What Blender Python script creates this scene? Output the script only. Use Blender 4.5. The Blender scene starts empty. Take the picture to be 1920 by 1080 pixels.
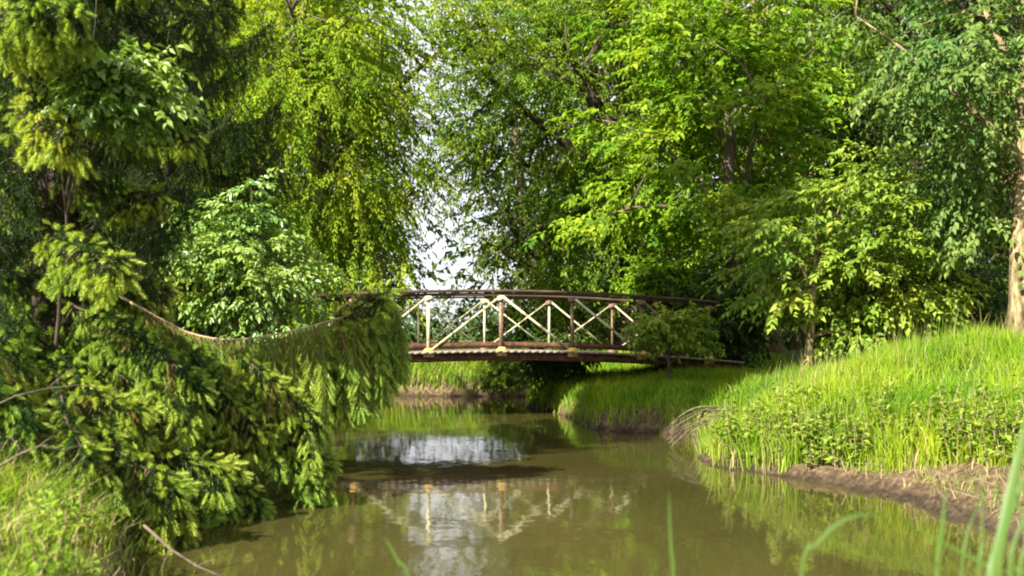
import bpy, math, random
import numpy as np
from mathutils import Matrix, Vector

# ------------------------------------------------------------------ camera, sky, sun, exposure
scene = bpy.context.scene
COL = scene.collection
CAM_H, FPX, HORIZON = 1.5, 1866.0, 630.0          # eye height, focal length and horizon row in 1920 px units
cam_data = bpy.data.cameras.new("camera")
cam_data.sensor_width = 36.0
cam_data.lens = 36.0 * FPX / 1920.0
cam_data.shift_y = (HORIZON - 540.0) / 1920.0
cam_data.clip_start, cam_data.clip_end = 0.05, 3000.0
cam_data.dof.use_dof = True
cam_data.dof.focus_distance = 15.0
cam_data.dof.aperture_fstop = 2.0
cam = bpy.data.objects.new("camera", cam_data)
cam.location = (0, 0, CAM_H)
cam.rotation_euler = (math.radians(90), 0, 0)
COL.objects.link(cam)
scene.camera = cam

SUN_EL = math.radians(39)
SUN_DIR = Vector((-0.672, -0.74, 0)).normalized() * math.cos(SUN_EL) + Vector((0, 0, math.sin(SUN_EL)))  # towards the sun
world = bpy.data.worlds.new("World")
scene.world = world
world.use_nodes = True
wn, wl = world.node_tree.nodes, world.node_tree.links
wn.clear()
sky = wn.new("ShaderNodeTexSky")
sky.sky_type = 'NISHITA'
sky.sun_disc = False
sky.sun_elevation = SUN_EL
sky.sun_rotation = math.atan2(SUN_DIR.x, SUN_DIR.y)
sky.air_density, sky.dust_density, sky.ozone_density = 1.0, 1.5, 1.0
# thin bright cloud over the whole sky
wtc = wn.new("ShaderNodeTexCoord")
wmap = wn.new("ShaderNodeMapping"); wmap.inputs["Scale"].default_value = (1.0, 1.0, 2.6)
wno = wn.new("ShaderNodeTexNoise"); wno.inputs["Scale"].default_value = 3.2; wno.inputs["Detail"].default_value = 7
wra = wn.new("ShaderNodeValToRGB")
wra.color_ramp.elements[0].position = 0.20; wra.color_ramp.elements[1].position = 0.42
wmx = wn.new("ShaderNodeMixRGB"); wmx.inputs[2].default_value = (7.0, 7.1, 7.4, 1)
wbg = wn.new("ShaderNodeBackground"); wbg.inputs["Strength"].default_value = 0.05
wout = wn.new("ShaderNodeOutputWorld")
wl.new(wtc.outputs["Generated"], wmap.inputs[0]); wl.new(wmap.outputs[0], wno.inputs["Vector"])
wl.new(wno.outputs["Fac"], wra.inputs[0]); wl.new(wra.outputs[0], wmx.inputs[0])
wl.new(sky.outputs[0], wmx.inputs[1]); wl.new(wmx.outputs[0], wbg.inputs[0]); wl.new(wbg.outputs[0], wout.inputs[0])

sun_data = bpy.data.lights.new("sun", 'SUN')
sun_data.energy = 5.0
sun_data.angle = math.radians(0.5)
sun_data.color = (1.0, 0.94, 0.82)
sun = bpy.data.objects.new("sun", sun_data)
sun.rotation_euler = SUN_DIR.to_track_quat('Z', 'Y').to_euler()
sun.location = (-20, -25, 30)
COL.objects.link(sun)

vs = scene.view_settings
vs.view_transform, vs.look, vs.gamma, vs.use_curve_mapping = 'Standard', 'None', 1.0, False
vs.exposure = 1.9
scene.cycles.max_bounces = 7
scene.cycles.diffuse_bounces = 3
scene.cycles.glossy_bounces = 3
scene.cycles.transmission_bounces = 4
scene.cycles.transparent_max_bounces = 4
scene.cycles.filter_width = 2.0
scene.cycles.use_denoising = True

# ------------------------------------------------------------------ helpers
def P(px, py, d):
    """the point that photo pixel (px, py) shows at distance d"""
    return Vector(((px - 960) / FPX * d, d, CAM_H + (HORIZON - py) / FPX * d))

def mesh_np(name, verts, tris=None, mats=(), mat_idx=None, quads=None, smooth=False):
    verts = np.asarray(verts, np.float32).reshape(-1, 3)
    nt = 0 if tris is None else len(tris)
    nq = 0 if quads is None else len(quads)
    me = bpy.data.meshes.new(name)
    me.vertices.add(len(verts)); me.vertices.foreach_set("co", verts.ravel())
    idx, starts = [], []
    if nq:
        idx.append(np.asarray(quads, np.int32).ravel()); starts.append(np.arange(nq) * 4)
    if nt:
        idx.append(np.asarray(tris, np.int32).ravel()); starts.append(nq * 4 + np.arange(nt) * 3)
    idx = np.concatenate(idx); starts = np.concatenate(starts).astype(np.int32)
    me.loops.add(len(idx)); me.loops.foreach_set("vertex_index", idx)
    me.polygons.add(nq + nt); me.polygons.foreach_set("loop_start", starts)
    if mat_idx is not None:
        me.polygons.foreach_set("material_index", np.asarray(mat_idx, np.int32))
    if smooth:
        me.polygons.foreach_set("use_smooth", np.ones(nq + nt, bool))
    for m in mats:
        me.materials.append(m)
    me.update(calc_edges=True)
    return me

def obj(name, me, parent=None, loc=(0, 0, 0), label=None, cat=None, group=None, kind=None):
    o = bpy.data.objects.new(name, me)
    COL.objects.link(o)
    o.location = loc
    o.parent = parent
    if label: o["label"] = label
    if cat: o["category"] = cat
    if group: o["group"] = group
    if kind: o["kind"] = kind
    return o

class Geo:
    """collects quads and triangles with a material index each"""
    def __init__(s): s.v = []; s.t = []; s.q = []; s.mt = []; s.mq = []; s.n = 0
    def add(s, v, t=None, q=None, m=0):
        v = np.asarray(v, float).reshape(-1, 3)
        if t is not None and len(t): s.t.append(np.asarray(t) + s.n); s.mt.append(np.full(len(t), m))
        if q is not None and len(q): s.q.append(np.asarray(q) + s.n); s.mq.append(np.full(len(q), m))
        s.v.append(v); s.n += len(v)
    def mesh(s, name, mats, smooth=False):
        t = np.concatenate(s.t) if s.t else None
        q = np.concatenate(s.q) if s.q else None
        mi = np.concatenate((s.mq if s.q else []) + (s.mt if s.t else []))
        return mesh_np(name, np.concatenate(s.v), t, mats, mi, q, smooth)

def unit(a):
    a = np.asarray(a, float)
    return a / np.maximum(np.linalg.norm(a, axis=-1, keepdims=True), 1e-9)

def frames(d):
    d = unit(d)
    up = np.tile([0, 0, 1.0], (len(d), 1))
    up[np.abs(d[:, 2]) > 0.95] = [1.0, 0, 0]
    y = unit(np.cross(up, d)); z = np.cross(d, y)
    return np.stack([d, y, z], axis=2)            # columns

def tube(geo, pts, radii, sides=6, m=0, cap=True):
    pts = np.asarray(pts, float); n = len(pts)
    radii = np.asarray(radii, float)
    tan = np.gradient(pts, axis=0)
    F = frames(tan)
    for i in range(1, n):                          # keep the ring from spinning
        y = F[i - 1][:, 1] - F[i][:, 0] * np.dot(F[i - 1][:, 1], F[i][:, 0])
        y = y / max(np.linalg.norm(y), 1e-9)
        F[i][:, 1] = y; F[i][:, 2] = np.cross(F[i][:, 0], y)
    a = np.arange(sides) / sides * 2 * np.pi
    ring = np.stack([np.cos(a), np.sin(a)], 1)
    v = pts[:, None, :] + radii[:, None, None] * (ring[None, :, 0:1] * F[:, None, :, 1] + ring[None, :, 1:2] * F[:, None, :, 2])
    q = []
    for i in range(n - 1):
        for k in range(sides):
            k2 = (k + 1) % sides
            q.append((i * sides + k, i * sides + k2, (i + 1) * sides + k2, (i + 1) * sides + k))
    t = []
    v = v.reshape(-1, 3)
    if cap:
        v = np.vstack([v, pts[-1], pts[0]])
        c = len(v) - 2
        for k in range(sides):
            t.append(((n - 1) * sides + k, (n - 1) * sides + (k + 1) % sides, c))
            t.append(((k + 1) % sides, k, c + 1))
    geo.add(v, t, q, m)

def box(geo, lo, hi, m=0):
    x0, y0, z0 = lo; x1, y1, z1 = hi
    v = [(x0,y0,z0),(x1,y0,z0),(x1,y1,z0),(x0,y1,z0),(x0,y0,z1),(x1,y0,z1),(x1,y1,z1),(x0,y1,z1)]
    geo.add(v, None, [(0,3,2,1),(4,5,6,7),(0,1,5,4),(1,2,6,5),(2,3,7,6),(3,0,4,7)], m)

def curve_pts(p0, p1, bend, n):
    """from p0 to p1 with a sideways/vertical bend vector"""
    t = np.linspace(0, 1, n)[:, None]
    return np.asarray(p0) * (1 - t) + np.asarray(p1) * t + np.asarray(bend) * (4 * t * (1 - t))

def hash2(ix, iy, seed):
    n = (ix.astype(np.int64) * 374761393 + iy.astype(np.int64) * 668265263 + seed * 974711) & 0xffffffff
    n = ((n ^ (n >> 13)) * 1274126177) & 0xffffffff
    return ((n ^ (n >> 16)) & 0xffff) / 65535.0

def vnoise(x, y, scale, seed=0):
    x = np.asarray(x, float) / scale; y = np.asarray(y, float) / scale
    ix, iy = np.floor(x), np.floor(y); fx, fy = x - ix, y - iy
    fx = fx * fx * (3 - 2 * fx); fy = fy * fy * (3 - 2 * fy)
    a, b = hash2(ix, iy, seed), hash2(ix + 1, iy, seed)
    c, d = hash2(ix, iy + 1, seed), hash2(ix + 1, iy + 1, seed)
    return (a * (1 - fx) + b * fx) * (1 - fy) + (c * (1 - fx) + d * fx) * fy - 0.5

def sstep(a, b, x):
    t = np.clip((x - a) / (b - a), 0, 1)
    return t * t * (3 - 2 * t)

# ------------------------------------------------------------------ materials
def new_mat(name):
    m = bpy.data.materials.new(name); m.use_nodes = True
    n, l = m.node_tree.nodes, m.node_tree.links
    n.clear()
    return m, n, l, n.new("ShaderNodeOutputMaterial")

def ramp(n, stops):
    r = n.new("ShaderNodeValToRGB")
    e = r.color_ramp.elements
    e[0].position, e[0].color = stops[0][0], (*stops[0][1], 1)
    e[1].position, e[1].color = stops[-1][0], (*stops[-1][1], 1)
    for p, c in stops[1:-1]:
        k = e.new(p); k.color = (*c, 1)
    return r

def leaf_mat(name, dark, mid, light, trans=0.35, rough=0.42, spec=0.35, tint=(1.25, 1.25, 0.5)):
    m, n, l, out = new_mat(name)
    g = n.new("ShaderNodeNewGeometry")
    r = ramp(n, [(0.0, dark), (0.5, mid), (1.0, light)])
    l.new(g.outputs["Random Per Island"], r.inputs[0])
    oi = n.new("ShaderNodeTexNoise"); oi.inputs["Scale"].default_value = 0.9; oi.inputs["Detail"].default_value = 2
    tc = n.new("ShaderNodeTexCoord"); l.new(tc.outputs["Object"], oi.inputs["Vector"])
    hs = n.new("ShaderNodeHueSaturation")
    mr = n.new("ShaderNodeMapRange"); mr.inputs[1].default_value = 0.3; mr.inputs[2].default_value = 0.7
    mr.inputs[3].default_value = 0.47; mr.inputs[4].default_value = 0.53
    l.new(oi.outputs["Fac"], mr.inputs[0]); mv = n.new("ShaderNodeMapRange"); mv.inputs[1].default_value = 0.3; mv.inputs[2].default_value = 0.7
    mv.inputs[3].default_value = 1.2; mv.inputs[4].default_value = 0.78
    l.new(oi.outputs["Fac"], mv.inputs[0]); l.new(mv.outputs[0], hs.inputs["Value"])
    l.new(mr.outputs[0], hs.inputs["Hue"]); l.new(r.outputs[0], hs.inputs["Color"])
    p = n.new("ShaderNodeBsdfPrincipled")
    p.inputs["Roughness"].default_value = rough
    p.inputs["Specular IOR Level"].default_value = spec
    l.new(hs.outputs[0], p.inputs["Base Color"])
    t = n.new("ShaderNodeBsdfTranslucent")
    mm = n.new("ShaderNodeMixRGB"); mm.blend_type = 'MULTIPLY'; mm.inputs[0].default_value = 1
    mm.inputs[2].default_value = (*tint, 1)
    l.new(hs.outputs[0], mm.inputs[1]); l.new(mm.outputs[0], t.inputs["Color"])
    mx = n.new("ShaderNodeMixShader"); mx.inputs[0].default_value = trans
    l.new(p.outputs[0], mx.inputs[1]); l.new(t.outputs[0], mx.inputs[2]); l.new(mx.outputs[0], out.inputs[0])
    return m

def rough_mat(name, stops, scale=6.0, rough=0.85, bump=0.4, stretch=(1, 1, 1), spec=0.25, detail=8, dist=0.02):
    m, n, l, out = new_mat(name)
    tc = n.new("ShaderNodeTexCoord"); mp = n.new("ShaderNodeMapping"); mp.inputs["Scale"].default_value = stretch
    no = n.new("ShaderNodeTexNoise"); no.inputs["Scale"].default_value = scale; no.inputs["Detail"].default_value = detail
    no.inputs["Roughness"].default_value = 0.65
    r = ramp(n, stops)
    p = n.new("ShaderNodeBsdfPrincipled"); p.inputs["Roughness"].default_value = rough
    p.inputs["Specular IOR Level"].default_value = spec
    b = n.new("ShaderNodeBump"); b.inputs["Strength"].default_value = bump; b.inputs["Distance"].default_value = dist
    l.new(tc.outputs["Object"], mp.inputs[0]); l.new(mp.outputs[0], no.inputs["Vector"])
    l.new(no.outputs["Fac"], r.inputs[0]); l.new(r.outputs[0], p.inputs["Base Color"])
    l.new(no.outputs["Fac"], b.inputs["Height"]); l.new(b.outputs[0], p.inputs["Normal"])
    l.new(p.outputs[0], out.inputs[0])
    return m

M = {}
M['bark_grey'] = rough_mat("bark_grey", [(0.3, (0.035, 0.028, 0.02)), (0.55, (0.12, 0.095, 0.065)), (0.75, (0.20, 0.165, 0.12))], 5, 0.9, 0.9, (3, 3, 0.7))
M['bark_pale'] = rough_mat("bark_pale", [(0.34, (0.05, 0.035, 0.018)), (0.46, (0.16, 0.12, 0.06)), (0.58, (0.30, 0.235, 0.125)), (0.7, (0.40, 0.33, 0.20))], 7, 0.9, 1.0, (2.2, 2.2, 0.6), 0.1, 10, 0.06)
M['bark_dark'] = rough_mat("bark_dark", [(0.3, (0.02, 0.014, 0.01)), (0.6, (0.07, 0.05, 0.033)), (0.8, (0.11, 0.085, 0.06))], 6, 0.9, 0.9, (3, 3, 0.8))
M['twig_tan'] = rough_mat("twig_tan", [(0.3, (0.20, 0.14, 0.07)), (0.6, (0.36, 0.27, 0.15)), (0.8, (0.5, 0.4, 0.26))], 14, 0.8, 0.4)
M['dead_wood'] = rough_mat("dead_wood", [(0.3, (0.10, 0.075, 0.05)), (0.6, (0.25, 0.19, 0.12)), (0.8, (0.40, 0.33, 0.22))], 9, 0.85, 0.6)
M['old_needle'] = leaf_mat("old_needle", (0.010, 0.026, 0.006), (0.024, 0.052, 0.010), (0.052, 0.088, 0.016), 0.15, 0.5, 0.09)
M['young_needle'] = leaf_mat("young_needle", (0.20, 0.28, 0.035), (0.31, 0.40, 0.06), (0.44, 0.52, 0.10), 0.35, 0.5, 0.2)
M['dry_needle'] = leaf_mat("dry_needle", (0.12, 0.105, 0.02), (0.24, 0.20, 0.04), (0.34, 0.25, 0.07), 0.2, 0.6)
M['olive_needle_lit'] = leaf_mat("olive_needle_lit", (0.12, 0.15, 0.02), (0.21, 0.26, 0.04), (0.32, 0.36, 0.07), 0.35, 0.5, 0.2)  # old_needle lightened to olive, part of the curtain's sunlight put into the colour
M['leaf_pale'] = leaf_mat("leaf_pale", (0.08, 0.15, 0.022), (0.14, 0.235, 0.038), (0.22, 0.33, 0.07), 0.3, 0.38, 0.4)
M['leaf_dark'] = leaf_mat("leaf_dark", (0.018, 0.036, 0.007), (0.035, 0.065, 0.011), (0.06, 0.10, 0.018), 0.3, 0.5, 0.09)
M['leaf_yellow'] = leaf_mat("leaf_yellow", (0.11, 0.18, 0.010), (0.175, 0.265, 0.016), (0.28, 0.36, 0.028), 0.48, 0.5, 0.07)
M['leaf_mid'] = leaf_mat("leaf_mid", (0.055, 0.105, 0.008), (0.10, 0.17, 0.012), (0.18, 0.26, 0.022), 0.42, 0.5, 0.07)
M['leaf_lime'] = leaf_mat("leaf_lime", (0.075, 0.15, 0.008), (0.135, 0.235, 0.012), (0.22, 0.33, 0.025), 0.45, 0.45, 0.09)
M['leaf_olive'] = leaf_mat("leaf_olive", (0.075, 0.135, 0.010), (0.15, 0.23, 0.02), (0.26, 0.34, 0.045), 0.4, 0.4, 0.15)
M['leaf_grey'] = leaf_mat("leaf_grey", (0.045, 0.09, 0.015), (0.085, 0.15, 0.026), (0.16, 0.23, 0.05), 0.35, 0.45, 0.15)
M['grass'] = leaf_mat("grass", (0.10, 0.18, 0.010), (0.175, 0.29, 0.015), (0.28, 0.39, 0.03), 0.42, 0.5, 0.09)
M['grass_dry'] = leaf_mat("grass_dry", (0.13, 0.15, 0.03), (0.24, 0.23, 0.07), (0.42, 0.35, 0.16), 0.3, 0.6)
M['weed'] = leaf_mat("weed", (0.08, 0.155, 0.012), (0.145, 0.25, 0.02), (0.25, 0.35, 0.045), 0.4, 0.45, 0.25)
M['reed'] = leaf_mat("reed", (0.06, 0.12, 0.02), (0.09, 0.165, 0.03), (0.12, 0.20, 0.045), 0.4, 0.45, 0.3)

def metal_mat(name, paint_amount, seed):
    """cream paint flaking off rusty steel"""
    m, n, l, out = new_mat(name)
    tc = n.new("ShaderNodeTexCoord")
    mp = n.new("ShaderNodeMapping"); mp.inputs["Location"].default_value = (seed, seed * 2, seed)
    oi = n.new("ShaderNodeObjectInfo")
    n1 = n.new("ShaderNodeTexNoise"); n1.inputs["Scale"].default_value = 5; n1.inputs["Detail"].default_value = 9; n1.inputs["Roughness"].default_value = 0.7
    n2 = n.new("ShaderNodeTexNoise"); n2.inputs["Scale"].default_value = 30; n2.inputs["Detail"].default_value = 6
    r = ramp(n, [(paint_amount - 0.05, (1, 1, 1)), (paint_amount + 0.05, (0, 0, 0))])
    rust = ramp(n, [(0.3, (0.04, 0.021, 0.012)), (0.5, (0.115, 0.062, 0.032)), (0.7, (0.23, 0.135, 0.07))])
    paint = ramp(n, [(0.35, (0.36, 0.32, 0.17)), (0.65, (0.55, 0.51, 0.33))])
    mx = n.new("ShaderNodeMixRGB")
    p = n.new("ShaderNodeBsdfPrincipled"); p.inputs["Roughness"].default_value = 0.6
    b = n.new("ShaderNodeBump"); b.inputs["Strength"].default_value = 0.4; b.inputs["Distance"].default_value = 0.01
    l.new(tc.outputs["Object"], mp.inputs[0]); l.new(mp.outputs[0], n1.inputs["Vector"]); l.new(mp.outputs[0], n2.inputs["Vector"])
    l.new(n1.outputs["Fac"], r.inputs[0]); l.new(n2.outputs["Fac"], rust.inputs[0]); l.new(n2.outputs["Fac"], paint.inputs[0])
    l.new(r.outputs[0], mx.inputs[0]); l.new(rust.outputs[0], mx.inputs[1]); l.new(paint.outputs[0], mx.inputs[2])
    l.new(mx.outputs[0], p.inputs["Base Color"]); l.new(n2.outputs["Fac"], b.inputs["Height"]); l.new(b.outputs[0], p.inputs["Normal"])
    l.new(p.outputs[0], out.inputs[0])
    return m
M['dark_rust'] = rough_mat("dark_rust", [(0.3, (0.018, 0.010, 0.007)), (0.5, (0.07, 0.032, 0.016)), (0.7, (0.16, 0.07, 0.03))], 10, 0.8, 0.5)
M['cream_paint'] = metal_mat("cream_paint", 0.56, 3.0)
M['rust'] = metal_mat("rusty_steel", 0.36, 7.0)
M['yellow_rust'] = rough_mat("ochre_paint", [(0.35, (0.24, 0.10, 0.03)), (0.5, (0.50, 0.33, 0.08)), (0.7, (0.62, 0.50, 0.20))], 12, 0.7, 0.4)
M['rail_wood'] = rough_mat("weathered_rail", [(0.3, (0.025, 0.016, 0.010)), (0.55, (0.07, 0.045, 0.028)), (0.8, (0.14, 0.095, 0.06))], 9, 0.8, 0.5, (0.4, 3, 3))
M['plank_wood'] = rough_mat("grey_plank", [(0.3, (0.10, 0.08, 0.06)), (0.55, (0.25, 0.21, 0.16)), (0.8, (0.40, 0.35, 0.28))], 9, 0.85, 0.5, (3, 0.5, 3))
M['stone'] = rough_mat("abutment_stone", [(0.3, (0.10, 0.09, 0.07)), (0.7, (0.28, 0.26, 0.21))], 7, 0.9, 0.7)

def ground_material():
    m, n, l, out = new_mat("ground_soil")
    g = n.new("ShaderNodeNewGeometry"); sx = n.new("ShaderNodeSeparateXYZ")
    l.new(g.outputs["Position"], sx.inputs[0])
    n1 = n.new("ShaderNodeTexNoise"); n1.inputs["Scale"].default_value = 13; n1.inputs["Detail"].default_value = 12; n1.inputs["Roughness"].default_value = 0.7
    n2 = n.new("ShaderNodeTexNoise"); n2.inputs["Scale"].default_value = 1.7; n2.inputs["Detail"].default_value = 5
    l.new(g.outputs["Position"], n1.inputs["Vector"]); l.new(g.outputs["Position"], n2.inputs["Vector"])
    soil = ramp(n, [(0.32, (0.03, 0.020, 0.011)), (0.47, (0.085, 0.057, 0.032)), (0.60, (0.17, 0.115, 0.066)), (0.76, (0.30, 0.215, 0.13))])
    turf = ramp(n, [(0.3, (0.05, 0.055, 0.014)), (0.55, (0.08, 0.12, 0.02)), (0.75, (0.12, 0.17, 0.03))])
    l.new(n1.outputs["Fac"], soil.inputs[0]); l.new(n1.outputs["Fac"], turf.inputs[0])
    ma = n.new("ShaderNodeMath"); ma.operation = 'MULTIPLY_ADD'; ma.inputs[1].default_value = 0.45; ma.inputs[2].default_value = 0.0
    l.new(n2.outputs["Fac"], ma.inputs[0])
    ad = n.new("ShaderNodeMath"); ad.operation = 'SUBTRACT'; l.new(sx.outputs["Z"], ad.inputs[0]); l.new(ma.outputs[0], ad.inputs[1])
    mr = n.new("ShaderNodeMapRange"); mr.inputs[1].default_value = 0.12; mr.inputs[2].default_value = 0.35
    l.new(ad.outputs[0], mr.inputs[0])
    wet = n.new("ShaderNodeMapRange"); wet.inputs[1].default_value = 0.0; wet.inputs[2].default_value = 0.13; wet.inputs[3].default_value = 0.28; wet.inputs[4].default_value = 1.0
    l.new(sx.outputs["Z"], wet.inputs[0])
    sw = n.new("ShaderNodeMixRGB"); sw.blend_type = 'MULTIPLY'; sw.inputs[0].default_value = 1
    l.new(soil.outputs[0], sw.inputs[1]); l.new(wet.outputs[0], sw.inputs[2])
    mx = n.new("ShaderNodeMixRGB"); l.new(mr.outputs[0], mx.inputs[0]); l.new(sw.outputs[0], mx.inputs[1]); l.new(turf.outputs[0], mx.inputs[2])
    p = n.new("ShaderNodeBsdfPrincipled"); p.inputs["Roughness"].default_value = 0.9; p.inputs["Specular IOR Level"].default_value = 0.2
    b = n.new("ShaderNodeBump"); b.inputs["Strength"].default_value = 0.8; b.inputs["Distance"].default_value = 0.05
    l.new(n1.outputs["Fac"], b.inputs["Height"]); l.new(b.outputs[0], p.inputs["Normal"])
    l.new(mx.outputs[0], p.inputs["Base Color"]); l.new(p.outputs[0], out.inputs[0])
    return m
M['ground'] = ground_material()

def water_material():
    m, n, l, out = new_mat("murky_water")
    g = n.new("ShaderNodeNewGeometry")
    mp = n.new("ShaderNodeMapping"); mp.inputs["Scale"].default_value = (1.0, 0.55, 1.0)
    l.new(g.outputs["Position"], mp.inputs[0])
    n1 = n.new("ShaderNodeTexNoise"); n1.inputs["Scale"].default_value = 2.6; n1.inputs["Detail"].default_value = 3; n1.inputs["Roughness"].default_value = 0.5
    n2 = n.new("ShaderNodeTexNoise"); n2.inputs["Scale"].default_value = 0.35; n2.inputs["Detail"].default_value = 3
    n3 = n.new("ShaderNodeTexNoise"); n3.inputs["Scale"].default_value = 11; n3.inputs["Detail"].default_value = 2
    for x in (n1, n2, n3): l.new(mp.outputs[0], x.inputs["Vector"])
    c = ramp(n, [(0.35, (0.036, 0.034, 0.009)), (0.65, (0.058, 0.050, 0.015))])
    l.new(n2.outputs["Fac"], c.inputs[0])
    b = n.new("ShaderNodeBump"); b.inputs["Strength"].default_value = 1.0; b.inputs["Distance"].default_value = 0.0028
    b2 = n.new("ShaderNodeBump"); b2.inputs["Strength"].default_value = 1.0; b2.inputs["Distance"].default_value = 0.0007
    l.new(n1.outputs["Fac"], b.inputs["Height"]); l.new(n3.outputs["Fac"], b2.inputs["Height"]); l.new(b.outputs[0], b2.inputs["Normal"])
    p = n.new("ShaderNodeBsdfPrincipled"); p.inputs["Roughness"].default_value = 0.045; p.inputs["IOR"].default_value = 1.7
    l.new(c.outputs[0], p.inputs["Base Color"]); l.new(b2.outputs[0], p.inputs["Normal"])
    l.new(p.outputs[0], out.inputs[0])
    return m
M['water'] = water_material()

# ------------------------------------------------------------------ ground and water
STREAM = np.array([(5.0, 3.0), (4.3, 4.2), (3.8, 6.0), (3.7, 7.4), (3.72, 8.2), (3.7, 9.0), (3.4, 9.8), (3.0, 10.5), (2.62, 10.95), (2.36, 11.4),
    (2.3, 12.3), (2.5, 13.2), (2.9, 14.0), (2.8, 14.8), (2.0, 15.35), (1.3, 15.9), (1.2, 17.0), (1.15, 18.0), (0.8, 19.5), (0.45, 21.0),
    (0.35, 22.5), (0.45, 24.2), (0.0, 24.7), (-3.0, 24.9), (-6.0, 25.5), (-14, 26.5), (-40, 27), (-40, 25.6), (-14, 25), (-7.5, 24),
    (-5.4, 22), (-4.5, 20), (-4.0, 18), (-3.6, 15), (-3.3, 12), (-3.2, 9), (-2.9, 7.5), (-2.3, 6.0), (-2.0, 4.9), (-1.5, 3.9), (-0.5, 3.2), (1.0, 2.9), (3.0, 2.6)], float)

def stream_dist(x, y):
    """distance to the waterline, negative in the water"""
    x = np.asarray(x, float).ravel(); y = np.asarray(y, float).ravel()
    best = np.full(x.shape, 1e9); inside = np.zeros(x.shape, bool)
    n = len(STREAM)
    for i in range(n):
        ax, ay = STREAM[i]; bx, by = STREAM[(i + 1) % n]
        dx, dy = bx - ax, by - ay
        t = np.clip(((x - ax) * dx + (y - ay) * dy) / (dx * dx + dy * dy), 0, 1)
        best = np.minimum(best, (x - ax - t * dx) ** 2 + (y - ay - t * dy) ** 2)
        cond = (ay > y) != (by > y)
        with np.errstate(divide='ignore', invalid='ignore'):
            xi = (bx - ax) * (y - ay) / (by - ay) + ax
        inside ^= cond & (x < xi)
    best = np.sqrt(best)
    best += vnoise(x, y, 0.7, 5) * 0.22 + vnoise(x, y, 0.25, 9) * 0.08
    return np.where(inside, -best, best)

def height(x, y, d=None):
    x = np.asarray(x, float).ravel(); y = np.asarray(y, float).ravel()
    if d is None: d = stream_dist(x, y)
    dp = np.maximum(d, 0)
    right = sstep(1.0, 2.2, x) * sstep(15.6, 14.2, y) * sstep(4.5, 7.0, y)   # the near bank with the long slope
    far = sstep(22.5, 24.5, y)
    rbr = sstep(0.0, 1.0, x) * sstep(14.2, 15.6, y) * (1 - far)
    near = sstep(5.2, 3.2, y)
    left = np.clip(1 - right - far - rbr - near, 0, 1)
    tot = right + far + rbr + near + left
    lip = 0.10 * sstep(0, 0.12, dp)
    zr = lip + 0.08 * sstep(0.0, 0.6, dp) + 1.32 * (1 - np.exp(-np.maximum(dp - 0.35, 0) / 2.1))
    zf = lip + 0.02 * sstep(0, 0.2, dp) + 0.84 * (1 - np.exp(-dp / 0.7))
    zb = lip + 0.13 * sstep(0, 0.15, dp) + 0.45 * (1 - np.exp(-dp / 0.8))
    zn = lip + 0.05 * (1 - np.exp(-dp / 1.0))
    zl = lip + 0.1 * sstep(0, 0.3, dp) + (0.45 + 0.4 * sstep(6.5, 10, y)) * (1 - np.exp(-dp / 0.8))
    z = (right * zr + far * zf + rbr * zb + near * zn + left * zl) / tot
    z = z + sstep(0.3, 1.5, dp) * (vnoise(x, y, 1.9, 1) * 0.16 + vnoise(x, y, 0.6, 2) * 0.07) * (1 - 0.7 * near)
    z = z + sstep(0.02, 0.3, dp) * vnoise(x, y, 0.22, 3) * 0.06
    z = z + 6.0 * sstep(60, 400, y) * 0 
    return np.where(d > 0, z + 0.004, -0.6 * sstep(0, 0.8, -d) - 0.01)

def axis(lo, hi, step, far_lo, far_hi):
    a = list(np.arange(lo, hi + 1e-6, step))
    s = step; v = hi
    while v < far_hi: s *= 1.35; v += s; a.append(min(v, far_hi))
    s = step; v = lo; pre = []
    while v > far_lo: s *= 1.35; v -= s; pre.append(max(v, far_lo))
    return np.array(sorted(set(pre + a)))

gx, gy = axis(-6, 9, 0.085, -700, 700), axis(2.4, 26.5, 0.085, -300, 1500)
GX, GY = np.meshgrid(gx, gy)
GZ = height(GX, GY).reshape(GX.shape)
nx, ny = len(gx), len(gy)
ii = (np.arange(ny - 1)[:, None] * nx + np.arange(nx - 1)[None, :]).ravel()
gq = np.stack([ii, ii + 1, ii + 1 + nx, ii + nx], 1)
ground = obj("ground", mesh_np("ground", np.stack([GX.ravel(), GY.ravel(), GZ.ravel()], 1), None, [M['ground']], None, gq, True),
             label="earth and turf banks of the stream", kind="structure")
wv = [(-42, 1.5, 0), (8, 1.5, 0), (8, 28, 0), (-42, 28, 0)]
water = obj("water", mesh_np("water", wv, None, [M['water']], None, [(0, 1, 2, 3)]), label="still murky olive stream water with reflections", kind="structure")

# ------------------------------------------------------------------ footbridge
BA = math.radians(11)
bridge = bpy.data.objects.new("footbridge", None); COL.objects.link(bridge)
bridge.location = (-0.2, 18.4, 0); bridge.rotation_euler = (0, 0, BA)
bridge["label"] = "arched rusty steel footbridge with cream diagonal braces crossing the stream"; bridge["category"] = "footbridge"
BW, PAN, HALF = 1.9, 1.35, 4.75
def deck_z(s): return 1.235 - 0.21 * (s / 4.5) ** 2
def slope(s): return math.atan(-0.42 * s / 4.5 ** 2)
def arch_bar(y0, y1, z0, z1, mat, name, s0=-HALF, s1=HALF, n=20):
    g = Geo(); ss = np.linspace(s0, s1, n)
    v = []
    for s in ss:
        z = deck_z(s)
        v += [(s, y0, z + z0), (s, y1, z + z0), (s, y1, z + z1), (s, y0, z + z1)]
    q = []
    for i in range(n - 1):
        for k in range(4):
            q.append((i*4+k, (i+1)*4+k, (i+1)*4+(k+1) % 4, i*4+(k+1) % 4))
    q += [(0, 1, 2, 3), ((n-1)*4+3, (n-1)*4+2, (n-1)*4+1, (n-1)*4)]
    g.add(v, None, q)
    return obj(name, g.mesh(name, [mat]), bridge)
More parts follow.
